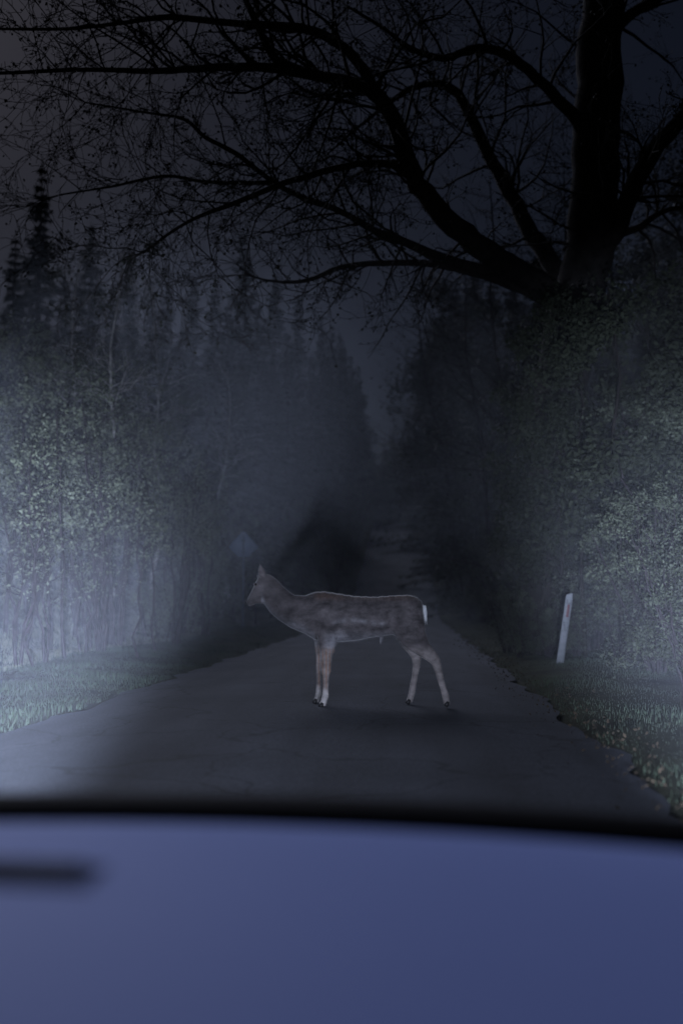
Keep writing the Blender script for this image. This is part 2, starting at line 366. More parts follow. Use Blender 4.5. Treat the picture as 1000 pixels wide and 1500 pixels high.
# leafy saplings, made once in a few shapes and then copied
def sapling_parts(seed, h, stems, nleaf, crown_r, leaf, leafmat, barkmat, leafsize, low=.25, lean=.12, bare=False):
    random.seed(seed); mb = MB(); tips = []
    for s in range(stems):
        a = random.uniform(0, 6.28); base = Vector((math.cos(a), math.sin(a), 0)) * (.12 * (stems > 1) * random.uniform(.4, 1.4))
        top = base + Vector((math.cos(a) * lean * h * random.uniform(.3, 1.5), math.sin(a) * lean * h * random.uniform(.3, 1.5), h * random.uniform(.75, 1)))
        k = 8; pts = []; rad = []; r0 = .013 * h ** .7 * random.uniform(.8, 1.2)
        for i in range(k + 1):
            t = i / k; pts.append(base.lerp(top, t) + Vector((random.gauss(0, .012 * h), random.gauss(0, .012 * h), 0)) * (i > 0)); rad.append(r0 * (1 - .85 * t) + .003)
        pts[0].z = -.1
        mb.tube(pts, rad, 6, cap=False)
        for b in range(int(7 + 2 * h / max(1, stems ** .5))):
            t = random.uniform(low, 1.0) * k; i = min(int(t), k - 1); p = pts[i].lerp(pts[i + 1], t - i); a2 = random.uniform(0, 6.28)
            L = crown_r * random.uniform(.5, 1.1) * (1.15 - .6 * t / k)
            grow(mb, p, Vector((math.cos(a2), math.sin(a2), random.uniform(.1, .9))), L, rad[i] * .45, 0, tips, 5, .3, .03, (4, 2), .003, (4, 3, 3, 3), .5)
    T = np.array([tuple(t) for t in tips]); wt = rng.uniform(0, 1, len(T) // 12 + 1) ** 2.2; wt = np.repeat(wt, 12)[:len(T)]; wt /= wt.sum(); ii = rng.choice(len(T), nleaf, p=wt)
    P = T[ii] + rng.normal(0, leafsize * 1.3, (nleaf, 3))
    return mb.mesh('stems'), leaves_mesh('foliage', P, leafsize, .25)
def sapling_proto(name, *a, label='', cat='tree', group='', leafm=None, barkm=None, parts=('trunk', 'crown')):
    st, lf = sapling_parts(*a); t = thing(name, (0, 0, 0), label, cat, group)
    obj(parts[0], st, barkm, t); obj(parts[1], lf, leafm, t); return t
used = set()
def place(proto, loc, rz, sc, label=None, group=None):
    if proto.name not in used:
        used.add(proto.name); proto.location = loc; proto.rotation_euler = (0, 0, rz); proto.scale = (sc,) * 3 if not isinstance(sc, tuple) else sc
        if label: proto['label'] = label
        if group: proto['group'] = group
        return proto
    return copy_thing(proto, loc, rz, sc, label, group)
G1 = 'slim leafy saplings across the road from the marker post'
L1 = 'slim leafy sapling in the headlight glow across the road from the marker post'
G1b = 'many stemmed thickets across the road from the marker post'
L1b = 'many stemmed leafy thicket in the headlight glow across the road from the marker post'
G1c = 'thin bare stemmed young trees across the road from the marker post'
L1c = 'nearly bare thin young tree at the grass edge opposite the marker post'
sapA = [sapling_proto('sapling', 11, 4.6, 1, 1700, 1.2, 0, 0, 0, .06, .42, .06, label=L1, group=G1, leafm=M['leaf_a'], barkm=M['sapbark']),
        sapling_proto('sapling', 12, 6.0, 1, 2200, 1.5, 0, 0, 0, .065, .42, .05, label=L1, group=G1, leafm=M['leaf_a'], barkm=M['sapbark'])]
sapB = [sapling_proto('thicket', 13, 3.8, 6, 2000, .9, 0, 0, 0, .058, .5, .16, label=L1b, group=G1b, leafm=M['leaf_a'], barkm=M['sapbark'], cat='bush')]
sapC = [sapling_proto('young_tree', 14, 3.2, 2, 260, .7, 0, 0, 0, .07, .35, .14, label=L1c, group=G1c, leafm=M['leaf_a'], barkm=M['sapbark']),
        sapling_proto('young_tree', 15, 3.8, 1, 320, .8, 0, 0, 0, .07, .45, .05, label=L1c, group=G1c, leafm=M['leaf_a'], barkm=M['sapbark'])]
random.seed(21)
def base_at(px, d):
    x = at(px, 875, d).x; return Vector((x, d, gz(x, d)))
def yrand(): return random.uniform(0, 6.28)
for k, (px, d, s) in enumerate([(24, 14.2, 1.0), (55, 14.0, .85), (75, 14.8, .8), (98, 15.4, 1.05), (122, 16.5, .8), (205, 16.2, .7), (30, 17, 1.1), (230, 18.2, .85), (140, 17.5, .9)]):
    place(sapC[k % 2], base_at(px, d), yrand(), s)
for px, d, s in [(157, 17.2, 1.0), (172, 19, 1.25), (120, 22, 1.1), (255, 21.5, 1.0), (305, 26, 1.1), (40, 21, 1.2)]:
    place(sapB[0], base_at(px, d), yrand(), s)
for k, (px, d, s) in enumerate([(76, 17.5, 1.0), (110, 19.5, 1.15), (150, 18.5, 1.2), (185, 20.5, 1.0), (10, 18, 1.1), (60, 23, 1.25), (130, 25, 1.3), (215, 22.5, 1.05), (245, 24.5, 1.15), (20, 26, 1.35),
        (175, 27, 1.4), (100, 30, 1.45), (280, 27.5, .9), (300, 30, .8), (345, 36, .95), (375, 38, .9), (300, 34, 1.1), (235, 32, 1.3), (410, 46, 1.05), (440, 52, 1.1), (395, 42, .85), (-40, 20, 1.2), (-60, 15.5, 1.0), (-90, 24, 1.3), (265, 38, 1.3), (460, 60, 1.1)]):
    place(sapA[k % 2], base_at(px, d), yrand(), s)
G9 = 'low bushes behind the sapling stems'; L9 = 'low pale leafy bush filling the gap behind the sapling stems'
lowb = [sapling_proto('undergrowth_bush', 43, 1.7, 8, 2200, .75, 0, 0, 0, .08, .05, .38, label=L9, group=G9, leafm=M['leaf_a'], barkm=M['sapbark'], cat='bush', parts=('stems', 'foliage'))]
random.seed(23)
for px, d, s in [(262, 26, .9), (285, 30, 1.0), (310, 34, 1.1), (335, 40, 1.15), (232, 23, .7), (15, 27, .9), (90, 28, .9)]:
    place(lowb[0], base_at(px, d), yrand(), s)
# tall thin pale stems among the saplings
G4 = 'tall thin pale stems rising above the saplings'
birch = sapling_proto('birch_tree', 31, 11, 1, 1500, 1.6, 0, 0, 0, .08, .55, .03, label='tall thin pale stemmed birch rising above the saplings', group=G4, leafm=M['leaf_d'], barkm=M['birch'])
for px, d, s in [(115, 23, 1.0), (152, 20, .95), (322, 37, 1.1), (232, 28, 1.15)]:
    place(birch, base_at(px, d), yrand(), s)

# bushes behind the marker post
G2 = 'dense bushes behind the marker post'; L2 = 'dense leafy bush behind the white marker post'
bush = [sapling_proto('bush', 41, 2.6, 9, 6500, .85, 0, 0, 0, .056, .05, .30, label=L2, group=G2, leafm=M['leaf_b'], barkm=M['sapbark'], cat='bush', parts=('stems', 'foliage')),
        sapling_proto('bush', 42, 3.6, 9, 8000, 1.1, 0, 0, 0, .06, .05, .24, label=L2, group=G2, leafm=M['leaf_b'], barkm=M['sapbark'], cat='bush', parts=('stems', 'foliage'))]
for k, (px, d, s) in enumerate([(905, 16.5, .75), (960, 14.2, .7), (1010, 12.6, .75), (870, 19.5, .95), (940, 18, 1.1), (1000, 16.5, 1.15), (1050, 15, 1.2), (835, 22.5, 1.0), (900, 22, 1.25), (975, 21, 1.4),
        (800, 24, .9), (775, 27, .95), (755, 30, 1.0), (735, 33.5, 1.0), (720, 37, 1.05), (708, 41, 1.1), (1040, 20, 1.5), (845, 27, 1.4), (790, 33, 1.4)]):
    place(bush[k % 2], base_at(px, d), yrand(), s)
G3 = 'bushes lining the hill road'; L3 = 'dark leafy bush crowding the edge of the climbing road'
for k, (px, d, s) in enumerate([(690, 46, 1.2), (678, 52, 1.2), (668, 58, 1.25), (660, 64, 1.3), (654, 71, 1.3), (650, 79, 1.35), (646, 88, 1.4), (505, 62, 1.1), (515, 69, 1.15), (522, 77, 1.2), (528, 86, 1.3), (490, 55, 1.1), (640, 97, 1.4), (535, 96, 1.4)]):
    place(bush[k % 2], base_at(px, d), yrand(), s, L3, G3)

# broadleaf trees on the post's side and by the crest
def broadleaf(seed, h, cr, nleaf, label, group, low=.2, leafsize=.13):
    st, lf = sapling_parts(seed, h, 1, nleaf, cr, 0, 0, 0, leafsize, low, .05)
    t = thing('broadleaf_tree', (0, 0, 0), label, 'tree', group); obj('trunk', st, M['bark'], t); obj('crown', lf, M['leaf_d'], t); return t
for px, d, s in [(762, 18.0, .42), (800, 17.6, .36), (742, 19.5, .5), (845, 17.5, .45)]:
    place(bush[0], base_at(px, d), yrand(), s, 'low bush at the foot of the big oak', 'low bushes at the foot of the oak')
G5 = 'dark broadleaf trees behind the bushes'; L5 = 'dark broadleaf tree with twiggy crown behind the roadside bushes'
front = [broadleaf(57, 5.8, 1.5, 7000, 'leafy young tree hiding the foot of the big oak', 'young trees in front of the oak trunk', .12, .09), broadleaf(58, 6.4, 1.6, 7000, 'leafy young tree hiding the foot of the big oak', 'young trees in front of the oak trunk', .12, .09)]
bl = [broadleaf(51, 10, 3.0, 9000, L5, G5), broadleaf(52, 12, 3.2, 9000, L5, G5, .15)]
for k, (px, d, s) in enumerate([(690, 41, 1.25), (655, 60, 1.5), (722, 35, 1.05), (672, 49, 1.35), (640, 74, 1.7), (770, 44, 1.0), (730, 55, 1.0), (700, 68, .95), (800, 36, .95), (850, 32, 1.0), (905, 29, .95), (970, 27, 1.0), (1030, 25, 1.0), (870, 42, 1.2), (950, 38, 1.25), (1010, 34, 1.3), (680, 82, 1.0), (780, 60, 1.25), (740, 78, 1.3), (820, 52, 1.2)]):
    place(bl[k % 2], base_at(px, d), yrand(), s)
bare = [sapling_proto('bare_tree', 71, 13, 2, 900, 3.4, 0, 0, 0, .06, .35, .16, label='tall bare twiggy tree behind the limbs of the big oak', group='bare trees behind the oak limbs', leafm=M['oakleaf'], barkm=M['bark']),
        sapling_proto('bare_tree', 72, 14, 1, 900, 4.0, 0, 0, 0, .06, .3, .08, label='tall bare twiggy tree behind the limbs of the big oak', group='bare trees behind the oak limbs', leafm=M['oakleaf'], barkm=M['bark'])]
for k, (px, d, s) in enumerate([(745, 29, 1.0), (800, 25, 1.0), (930, 26, 1.05), (1000, 23, 1.0), (690, 44, 1.2), (870, 33, 1.2), (655, 58, 1.35), (970, 30, 1.15)]):
    place(bare[k % 2], base_at(px, d), yrand(), s)
G6 = 'broadleaf trees around the crest'; L6 = 'broadleaf tree closing the view over the crest of the hill road'
for k, (px, d, s) in enumerate([(548, 118, 1.0), (575, 126, .95), (600, 120, 1.05), (625, 116, 1.25), (650, 112, 1.4), (520, 112, 1.3), (500, 104, 1.3), (665, 100, 1.3), (560, 145, 1.25), (610, 150, 1.2)]):
    place(bl[k % 2], base_at(px, d), yrand(), s, L6, G6)

G8 = 'young trees in front of the oak trunk'; L8 = 'leafy young tree hiding the foot of the big oak'
for k, (px, d, s) in enumerate([(855, 17.2, 1.0), (790, 18.4, .95), (910, 16, 1.05), (960, 17, 1.2), (825, 17.6, .8)]):
    place(front[k % 2], base_at(px, d), yrand(), s)
for k, (px, d, s) in enumerate([(532, 106, 2.2), (552, 110, 2.4), (572, 108, 2.2), (590, 111, 2.5), (610, 107, 2.2), (628, 104, 2.2), (562, 116, 3.2), (600, 118, 3.2), (540, 114, 3.2)]):
    place(bush[k % 2], base_at(px, d), yrand(), s, 'dark bush closing the view where the road goes over the crest', 'bushes on the crest')
# spruces behind the saplings
def spruce(seed, h, R0, label, group):
    random.seed(seed); trunk = MB(); trunk.tube([(0, 0, -.2), (0, 0, h * .5), (0, 0, h)], [h * .013, h * .008, .015], 7)
    V = []; br = MB(); z = h * .06
    while z < h * .985:
        t = z / h; Rr = R0 * (1 - t) ** .95 * random.uniform(.5, 1.3) + .05
        for b in range(random.randint(7, 10)):
            a = random.uniform(0, 6.28); L = Rr * random.uniform(.45, 1.3); dz = -.35 - .35 * (1 - t) + .5 * t ** 4
            d = Vector((math.cos(a), math.sin(a), 0)); s = Vector((-d.y, d.x, 0)); p0 = Vector((0, 0, z))
            pts = [p0 + d * L * u + Vector((0, 0, L * (dz * u + .28 * u * u))) for u in (0, .35, .7, 1)]
            br.tube(pts, [.022, .016, .01, .005], 3, cap=False)
            ns = int(6 + L * 10)
            for k in range(ns):
                u = random.uniform(.12, 1); p = p0 + d * L * u + Vector((0, 0, L * (dz * u + .28 * u * u)))
                for sg in (-1, 1):
                    ln = random.uniform(.25, .75) * (1.15 - .5 * u) * (1 - .55 * t ** 3); w = ln * .2
                    tip = p + s * sg * ln * .75 + d * ln * .45 + Vector((0, 0, -ln * random.uniform(.15, .6)))
                    V += [p + d * w, p - d * w, tip]
        z += h * random.uniform(.012, .024)
    V += [Vector((.05, 0, h * .97)), Vector((-.05, 0, h * .97)), Vector((0, 0, h * 1.02))]
    n = len(V) // 3
    t = thing('spruce_tree', (0, 0, 0), label, 'tree', group)
    trunk.build('trunk', M['bark'], t); tag(br.build('branches', M['bark'], t), kind='stuff')
    obj('crown', np_mesh('crown', np.array([tuple(v) for v in V]), np.full(n, 3), np.arange(3 * n)), M['needle'], t)
    return t
G7 = 'dark spruces behind the saplings'; L7 = 'dark pointed spruce in the wood behind the saplings'
sp = [spruce(61, 18, 2.9, L7, G7), spruce(62, 18, 3.8, L7, G7)]
random.seed(5)
for k, (px, py, d, lb) in enumerate([(45, 222, 42, 'tallest narrow spruce standing clear above the wood behind the saplings'), (122, 318, 46, None), (182, 372, 50, None), (352, 335, 60, None), (8, 330, 38, None), (85, 400, 36, None),
        (238, 398, 52, None), (278, 400, 55, None), (310, 395, 50, None), (400, 395, 66, None), (435, 420, 72, None), (470, 455, 80, None), (500, 485, 88, None), (525, 530, 96, None), (496, 480, 99, None), (486, 470, 93, None), (505, 500, 105, None), (514, 515, 101, None), (155, 420, 40, None), (215, 430, 44, None),
        (330, 430, 46, None), (375, 440, 54, None), (60, 450, 32, None), (120, 460, 34, None), (-30, 380, 36, None), (-60, 300, 44, None), (260, 470, 42, None), (420, 480, 62, None), (455, 510, 70, None), (20, 480, 30, None), (190, 490, 36, None), (300, 500, 44, None), (350, 510, 50, None), (395, 520, 56, None)]):
    b = base_at(px, d); top = at(px, py, d).z; s = (top - b.z) / 18.3
    place(sp[k % 2], b, yrand(), s, lb or L7, None if lb else G7)

for k, (px, py, d) in enumerate([(762, 372, 44), (728, 385, 50), (700, 392, 57), (672, 405, 64), (650, 440, 73), (632, 490, 83), (800, 365, 40), (845, 360, 38), (620, 545, 94)]):
    b = base_at(px, d); sc_ = (at(px, py, d).z - b.z) / 18.3
    place(sp[(k + 1) % 2], b, yrand(), (sc_ * 1.25, sc_ * 1.25, sc_), 'dark spruce on the marker post side of the climbing road', 'spruces on the marker post side')
# ------------------------------------------------------------------ deer
DD = 9.72; SC = DD / F
deer_o = at(505, 1030, DD); deer_o.z = .045
deer = thing('deer', deer_o, 'brown deer standing broadside across the road with white tail', 'deer')
def dl(px, py, y=0.0):      # side view of the deer in its own metres
    return Vector(((px - 505) * SC, y, (1038 - py) * SC))
dm = MB()
def ring_loft(rings, n=20):
    b = len(dm.v)
    for (tx, ty), (bx, by), hw, *off in rings:
        y0 = off[0] if off else 0
        t = dl(tx, ty, y0); bo = dl(bx, by, y0); c = (t + bo) / 2; h = (t - bo) / 2
        for j in range(n):
            a = 2 * math.pi * j / n; q = c + h * math.cos(a) + Vector((0, math.sin(a) * hw, 0)); dm.v.append(tuple(q))
    k = len(rings)
    for i in range(k - 1):
        for j in range(n): dm.f.append((b + i * n + j, b + i * n + (j + 1) % n, b + (i + 1) * n + (j + 1) % n, b + (i + 1) * n + j))
    dm.f.append(tuple(b + j for j in reversed(range(n)))); dm.f.append(tuple(b + (k - 1) * n + j for j in range(n)))
ring_loft([((619, 896), (616, 922), .05), ((617, 888), (613, 932), .095), ((611, 882), (604, 941), .145), ((600, 878), (590, 943), .165), ((575, 879), (574, 936), .155), ((550, 881), (548, 939), .175), ((520, 880), (520, 945), .19),
           ((495, 876), (493, 947), .19), ((474, 873), (474, 947), .165), ((460, 874), (462, 944), .14), ((446, 879), (447, 935), .11), ((430, 878), (425, 926), .09),
           ((417, 868), (407, 914), .075), ((405, 856), (395, 904), .066), ((396, 849), (389, 895), .06), ((388, 847), (384, 889), .056)])
ring_loft([((394, 848), (391, 892), .05), ((385, 847), (386, 891), .062), ((378, 851), (381, 891), .064), ((373, 860), (376, 891), .055), ((369, 869), (371, 892), .042), ((365, 877), (368, 894), .034), ((362, 883), (365, 895), .030), ((360.3, 887), (362, 893), .018)], 16)
def leg(pts, y, n=14):
    """pts: (px, py, half thickness px, half width m)"""
    rings = []
    for k, (px, py, ht, hw, *yo) in enumerate(pts):
        a = pts[max(k - 1, 0)]; c = pts[min(k + 1, len(pts) - 1)]; tx, ty = c[0] - a[0], c[1] - a[1]; L = math.hypot(tx, ty); nxp, nyp = -ty / L, tx / L
        rings.append(((px - nxp * ht, py - nyp * ht), (px + nxp * ht, py + nyp * ht), hw, y + (yo[0] if yo else 0)))
    ring_loft(rings, n)
NY, FY = -.115, .165
leg([(484, 915, 20, .06, .03), (482, 935, 17, .06, .02), (480, 950, 12, .05), (480, 965, 8.5, .042), (479.5, 980, 6.5, .034), (479, 987, 6.8, .036), (479, 995, 5, .027), (478.5, 1012, 4.2, .023), (478, 1023, 5, .027), (475.5, 1031, 4.6, .025), (473.5, 1036, 5, .028)], NY)
leg([(472, 915, 18, .06, -.03), (470, 935, 14, .055, -.02), (468, 950, 10, .045), (467, 968, 6.6, .034), (466, 984, 5.6, .032), (465.5, 992, 4.4, .026), (465, 1010, 3.9, .022), (464.5, 1022, 4.6, .026), (462.5, 1030, 4.2, .024), (460.5, 1035, 4.6, .027)], FY)
leg([(592, 905, 26, .07, .03), (598, 925, 24, .075, .015), (606, 942, 19, .07), (617, 954, 13, .055), (629, 965, 9, .04), (636, 973, 7.4, .034), (639, 984, 6, .028), (643, 1000, 4.8, .024), (647, 1014, 4.8, .025), (649.5, 1021, 5.4, .028), (650.5, 1028, 4.8, .026), (651, 1033, 5.2, .028)], NY)
leg([(588, 910, 22, .07, -.03), (592, 930, 19, .07, -.015), (598, 946, 14, .06), (605, 960, 9.5, .046), (609, 970, 7.4, .036), (608.5, 982, 5.6, .028), (606, 998, 4.6, .024), (603.5, 1010, 4.8, .025), (602, 1020, 5.2, .027), (599.5, 1029, 4.6, .025), (597.5, 1034, 5, .027)], FY)
# sheath and brisket details
ring_loft([((560, 935), (556, 940), .03), ((559, 943), (555, 945), .02), ((557.5, 949), (555.5, 950), .010)], 10)
for sgn in (-1, 1):   # ears
    o0 = sgn * .045
    def ear(rs):
        ring_loft([((a, b), (c, d), hw, o0 + sgn * yo) for a, b, c, d, hw, yo in rs], 12)
    if sgn < 0: ear([(391, 853, 383, 854, .018, 0), (390, 848, 378, 850, .020, .02), (388, 842, 378.5, 843, .018, .035), (385, 837, 380, 837, .012, .045), (382.5, 833.5, 381.5, 833.5, .005, .05)])
    else: ear([(384, 853, 378, 855, .016, 0), (380, 850, 373, 853, .018, .03), (376, 849, 371.5, 851, .014, .05), (373, 848.5, 371.5, 849.5, .006, .06)])
ring_loft([((374, 859), (375, 866), .012, -.05), ((370.5, 861), (372, 865), .012, -.052)], 8)
src = dm.build('deer_source', None)
rm = src.modifiers.new('remesh', 'REMESH'); rm.mode = 'VOXEL'; rm.voxel_size = .0095
smo = src.modifiers.new('smooth', 'SMOOTH'); smo.factor = .5; smo.iterations = 5
dg = bpy.context.evaluated_depsgraph_get(); body = bpy.data.meshes.new_from_object(src.evaluated_get(dg)); body.name = 'body'
bpy.data.objects.remove(src)
nv = len(body.vertices); co = np.empty(nv * 3, np.float32); body.vertices.foreach_get('co', co); co = co.reshape(-1, 3)
no = np.empty(nv * 3, np.float32); body.vertices.foreach_get('normal', no); no = no.reshape(-1, 3)
px = co[:, 0] / SC + 505; py = 1038 - co[:, 2] / SC
def sstep(a, b, t): t = np.clip((t - a) / (b - a), 0, 1); return t * t * (3 - 2 * t)
# muscle and rib relief
rib = np.exp(-((px - 525) / 38) ** 2) * np.exp(-((py - 912) / 24) ** 2) * np.sin((px + .35 * py) * .55) * .0022
shoulder = .012 * np.exp(-(((px - 474) / 13) ** 2 + ((py - 915) / 24) ** 2)) - .010 * np.exp(-(((px - 499) / 6) ** 2 + ((py - 925) / 26) ** 2))
haunch = .012 * np.exp(-(((px - 600) / 14) ** 2 + ((py - 912) / 24) ** 2)) - .014 * np.exp(-(((px - 573) / 8) ** 2 + ((py - 915) / 22) ** 2))
lump = .003 * np.sin(px * .11 + py * .09) * np.sin(py * .12 - px * .05)
bump = (rib * 1.6 + shoulder * 2 + haunch * 2 + lump * 1.5) * np.abs(no[:, 1])
top = (no[:, 2] > .5) * (py < 895) * (px > 462) * .004 * (np.sin(px * .9) * np.sin(px * .37 + 1) + .4)
co = co + no * (bump + top)[:, None]
body.vertices.foreach_set('co', co.astype(np.float32).ravel())
base = np.array([.076, .066, .066]); back = np.array([.085, .050, .036]); pale = np.array([.20, .195, .205]); legc = np.array([.19, .165, .155]); rust = np.array([.20, .10, .055])
col = np.tile(base, (nv, 1))
def mixc(w, c): 
    global col
    col = col * (1 - w[:, None]) + c[None] * w[:, None]
mixc(.75 * (1 - sstep(878, 890, py)) * sstep(455, 470, px), back)
mixc(.75 * sstep(924, 946, py) * sstep(470, 490, px) * (1 - sstep(560, 590, px)) * (py < 955), pale)
mixc(.6 * (.5 + .5 * np.sin(px * .31) * np.sin(px * .13 + 1)) * np.exp(-((py - 917 - 3 * np.sin(px * .07)) / 3.5) ** 2) * sstep(484, 500, px) * (1 - sstep(555, 570, px)), pale)
tline = np.interp(px, [384, 391, 419, 448, 463], [888, 902, 922, 933, 943]); mixc(.6 * (1 - sstep(0, 16, tline - py)) * (px < 463) * (px > 382), pale)
mixc(.9 * sstep(948, 962, py), legc)
mixc(.55 * sstep(950, 962, py) * (1 - sstep(1005, 1020, py)) * (px < 500) * (np.sin(px * 1.3) > .2), rust)
mixc(.7 * sstep(1008, 1022, py) * (px < 500), np.array([.46, .42, .40]))
mixc(.5 * sstep(1.0, -1.0, (px - 372) * 0 + (py - 884) * -1) * (px < 372), np.array([.05, .045, .045]))
mixc(.5 * (py < 850) * (px < 392), np.array([.12, .10, .10]))
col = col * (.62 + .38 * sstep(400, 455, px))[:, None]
from mathutils import noise as mnoise
nse = np.array([mnoise.noise((a * .055, b * .10, c * 9)) + .6 * mnoise.noise((a * .16 + 7, b * .3, c * 20)) for a, b, c in zip(px, py, co[:, 1])]); col = col * np.clip(1 + .6 * nse, .4, 2)[:, None] * rng.uniform(.88, 1.12, nv)[:, None]
def coat_attr(me, c):
    at_ = me.color_attributes.new('coat', 'FLOAT_COLOR', 'POINT'); at_.data.foreach_set('color', np.column_stack([c, np.ones(len(c))]).astype(np.float32).ravel())
coat_attr(body, col)
cm = bpy.data.materials.new('deer_coat'); cm.use_nodes = True; n = cm.node_tree; b = n.nodes['Principled BSDF']
ca = n.nodes.new('ShaderNodeAttribute'); ca.attribute_name = 'coat'; n.links.new(ca.outputs['Color'], b.inputs['Base Color'])
b.inputs['Roughness'].default_value = .75; b.inputs['Specular IOR Level'].default_value = .2; b.inputs['Sheen Weight'].default_value = .35; b.inputs['Sheen Roughness'].default_value = .35
body.polygons.foreach_set('use_smooth', [True] * len(body.polygons)); body.update()
obj('body', body, cm, deer)
# short coat hairs
nh = 42000; vi = rng.integers(0, nv, nh); Pn = no[vi]; P = co[vi]
back_dir = np.tile(np.array([.75, 0, -.65]), (nh, 1)); d = Pn * .55 + back_dir * .9 + rng.normal(0, .22, (nh, 3)); d /= np.linalg.norm(d, axis=1)[:, None]
L = np.where(py[vi] > 960, .008, np.where(px[vi] < 395, .010, .019)) * rng.uniform(.5, 1.3, nh)
sd = np.cross(d, Pn); sd /= np.linalg.norm(sd, axis=1)[:, None] + 1e-6
V = np.empty((nh, 3, 3)); V[:, 0] = P - sd * .0013 - Pn * .002; V[:, 1] = P + sd * .0013 - Pn * .002; V[:, 2] = P + d * L[:, None]
fur = np_mesh('fur', V.reshape(-1, 3), np.full(nh, 3), np.arange(3 * nh)); coat_attr(fur, np.repeat(col[vi] * rng.uniform(.55, 1.7, (nh, 1)), 3, 0))
tag(obj('fur', fur, cm, deer), kind='stuff')
# tail, a white hanging tuft
tm = MB()
tm.tube([dl(614, 891), dl(618, 896), dl(619.5, 905), dl(619.5, 914), dl(618.5, 921)], [.014, .028, .036, .030, .006], 10)
for k in range(240):
    a = random.uniform(0, 6.28); z = random.uniform(893, 914); p = dl(619 + 3.4 * math.cos(a), z, .032 * math.sin(a)); q = dl(619.8 + 4.6 * math.cos(a), z + random.uniform(6, 11), .03 * math.sin(a))
    tm.tube([p, q], [.0028, .0005], 3, cap=False)
tail = tm.build('tail', M['white_fur'], deer, True); tail['label'] = 'short white tail'
for hx, hy, yy_ in ((472.5, 1038, NY), (459.5, 1037, FY), (651.2, 1035, NY), (596.5, 1036.5, FY)):
    hm = MB()
    z0 = (1038 - hy) * SC
    for sgn in (-1, 1):
        c = dl(hx, hy, yy_ + sgn * .016)
        hm.tube([c + Vector((.012, 0, .040)), c + Vector((0, 0, .016)), c + Vector((-.014, 0, -.004))], [.015, .022, .021], 8)
    hm.build('hoof', M['hoof'], deer, True)
nm = MB(); nm.tube([dl(362.5, 885.5), dl(360.6, 888), dl(360.4, 891)], [.012, .021, .012], 10); nm.build('nose', M['hoof'], deer, True)
em = bpy.data.meshes.new('eye'); bmx = bmesh.new(); bmesh.ops.create_uvsphere(bmx, u_segments=12, v_segments=8, radius=.014); bmx.to_mesh(em); bmx.free()
for sgn in (-1, 1): obj('eye', em, M['eye'], deer, dl(374.5, 863, sgn * .048))

# ------------------------------------------------------------------ marker post and road sign
pb = base_at(817, 15.8)
post = thing('marker_post', pb, 'leaning white roadside marker post with red reflector on the grass verge', 'marker post')
post.rotation_euler = (R(3), R(8.5), R(8))
pm = MB()
def prof(z, k=1.0):     # hollow-backed triangular post
    return [(-.062 * k, -.03 * k, z), (-.035 * k, -.048 * k, z), (.035 * k, -.048 * k, z), (.062 * k, -.03 * k, z), (.035 * k, .045 * k, z), (-.035 * k, .045 * k, z)]
lv = [(-.2, 1), (0, 1), (.4, .98), (.8, .97), (1.03, .96)]
for z, k in lv: pm.v += prof(z, k)
pm.v += [(x * .95, y, z + (.055 if x > 0 else .02)) for x, y, z in prof(1.06, .85)]
for i in range(len(lv)):
    for j in range(6): pm.f.append((i * 6 + j, i * 6 + (j + 1) % 6, (i + 1) * 6 + (j + 1) % 6, (i + 1) * 6 + j))
pm.f.append(tuple(len(lv) * 6 + j for j in range(6)))
bevel(pm.build('post', M['paint_white'], post), .006)
rr = MB(); rr.box((0, -.052, .83), (.042, .014, .20)); bevel(rr.build('reflector', M['post_red'], post), .004)
rr = MB()
for dx in (-.028, .028): rr.box((dx, -.0505, .975), (.014, .006, .07))
rr.box((0, -.0505, .945), (.04, .006, .012)); bevel(rr.build('bracket', M['post_dark'], post), .002)
sm = MB(); random.seed(3)
for k in range(16): sm.box((random.uniform(-.04, .034), -.0488, random.uniform(.50, .66)), (random.uniform(.008, .018), .004, random.uniform(.008, .02)), Euler((0, random.uniform(0, 3), 0)).to_matrix())
tag(sm.build('flaked_paint', M['post_dark'], post), kind='stuff')

sb = base_at(356, 31.7)
sign = thing('road_sign', sb, 'blank grey back of a diamond road sign on a thin pole beside the saplings', 'sign')
sign.rotation_euler = (0, 0, R(6))
pm = MB(); pm.tube([(0, 0, -.3), (0, 0, 3.0)], .03, 12); pm.build('pole', M['steel'], sign, True)
zc = 2.62; hd = .47; pl = MB(); rot = Matrix.Rotation(R(45), 3, 'Y')
pts = [(-hd, 0), (-.05, hd), (.05, hd), (hd, .0), (hd - .01, -.03), (.16, -.33), (-.16, -.33), (-hd + .01, -.03)]
for yv in (.036, .042):
    pl.v += [(x, yv, zc + z) for x, z in pts]
nP = len(pts); pl.f.append(tuple(range(nP))); pl.f.append(tuple(reversed(range(nP, 2 * nP))))
for j in range(nP): pl.f.append((j, j + nP, (j + 1) % nP + nP, (j + 1) % nP))
pl.build('panel', M['sign_grey'], sign)
rimm = MB()
for j in range(nP):
    a = pts[j]; b2 = pts[(j + 1) % nP]; rimm.tube([(a[0], .034, zc + a[1]), (b2[0], .034, zc + b2[1])], .011, 6)
rimm.build('rim', M['steel'], sign)
for dz in (-.18, .2):
    cb = MB(); cb.box((0, .0, zc + dz), (.16, .074, .035)); bevel(cb.build('clamp', M['steel'], sign), .004)

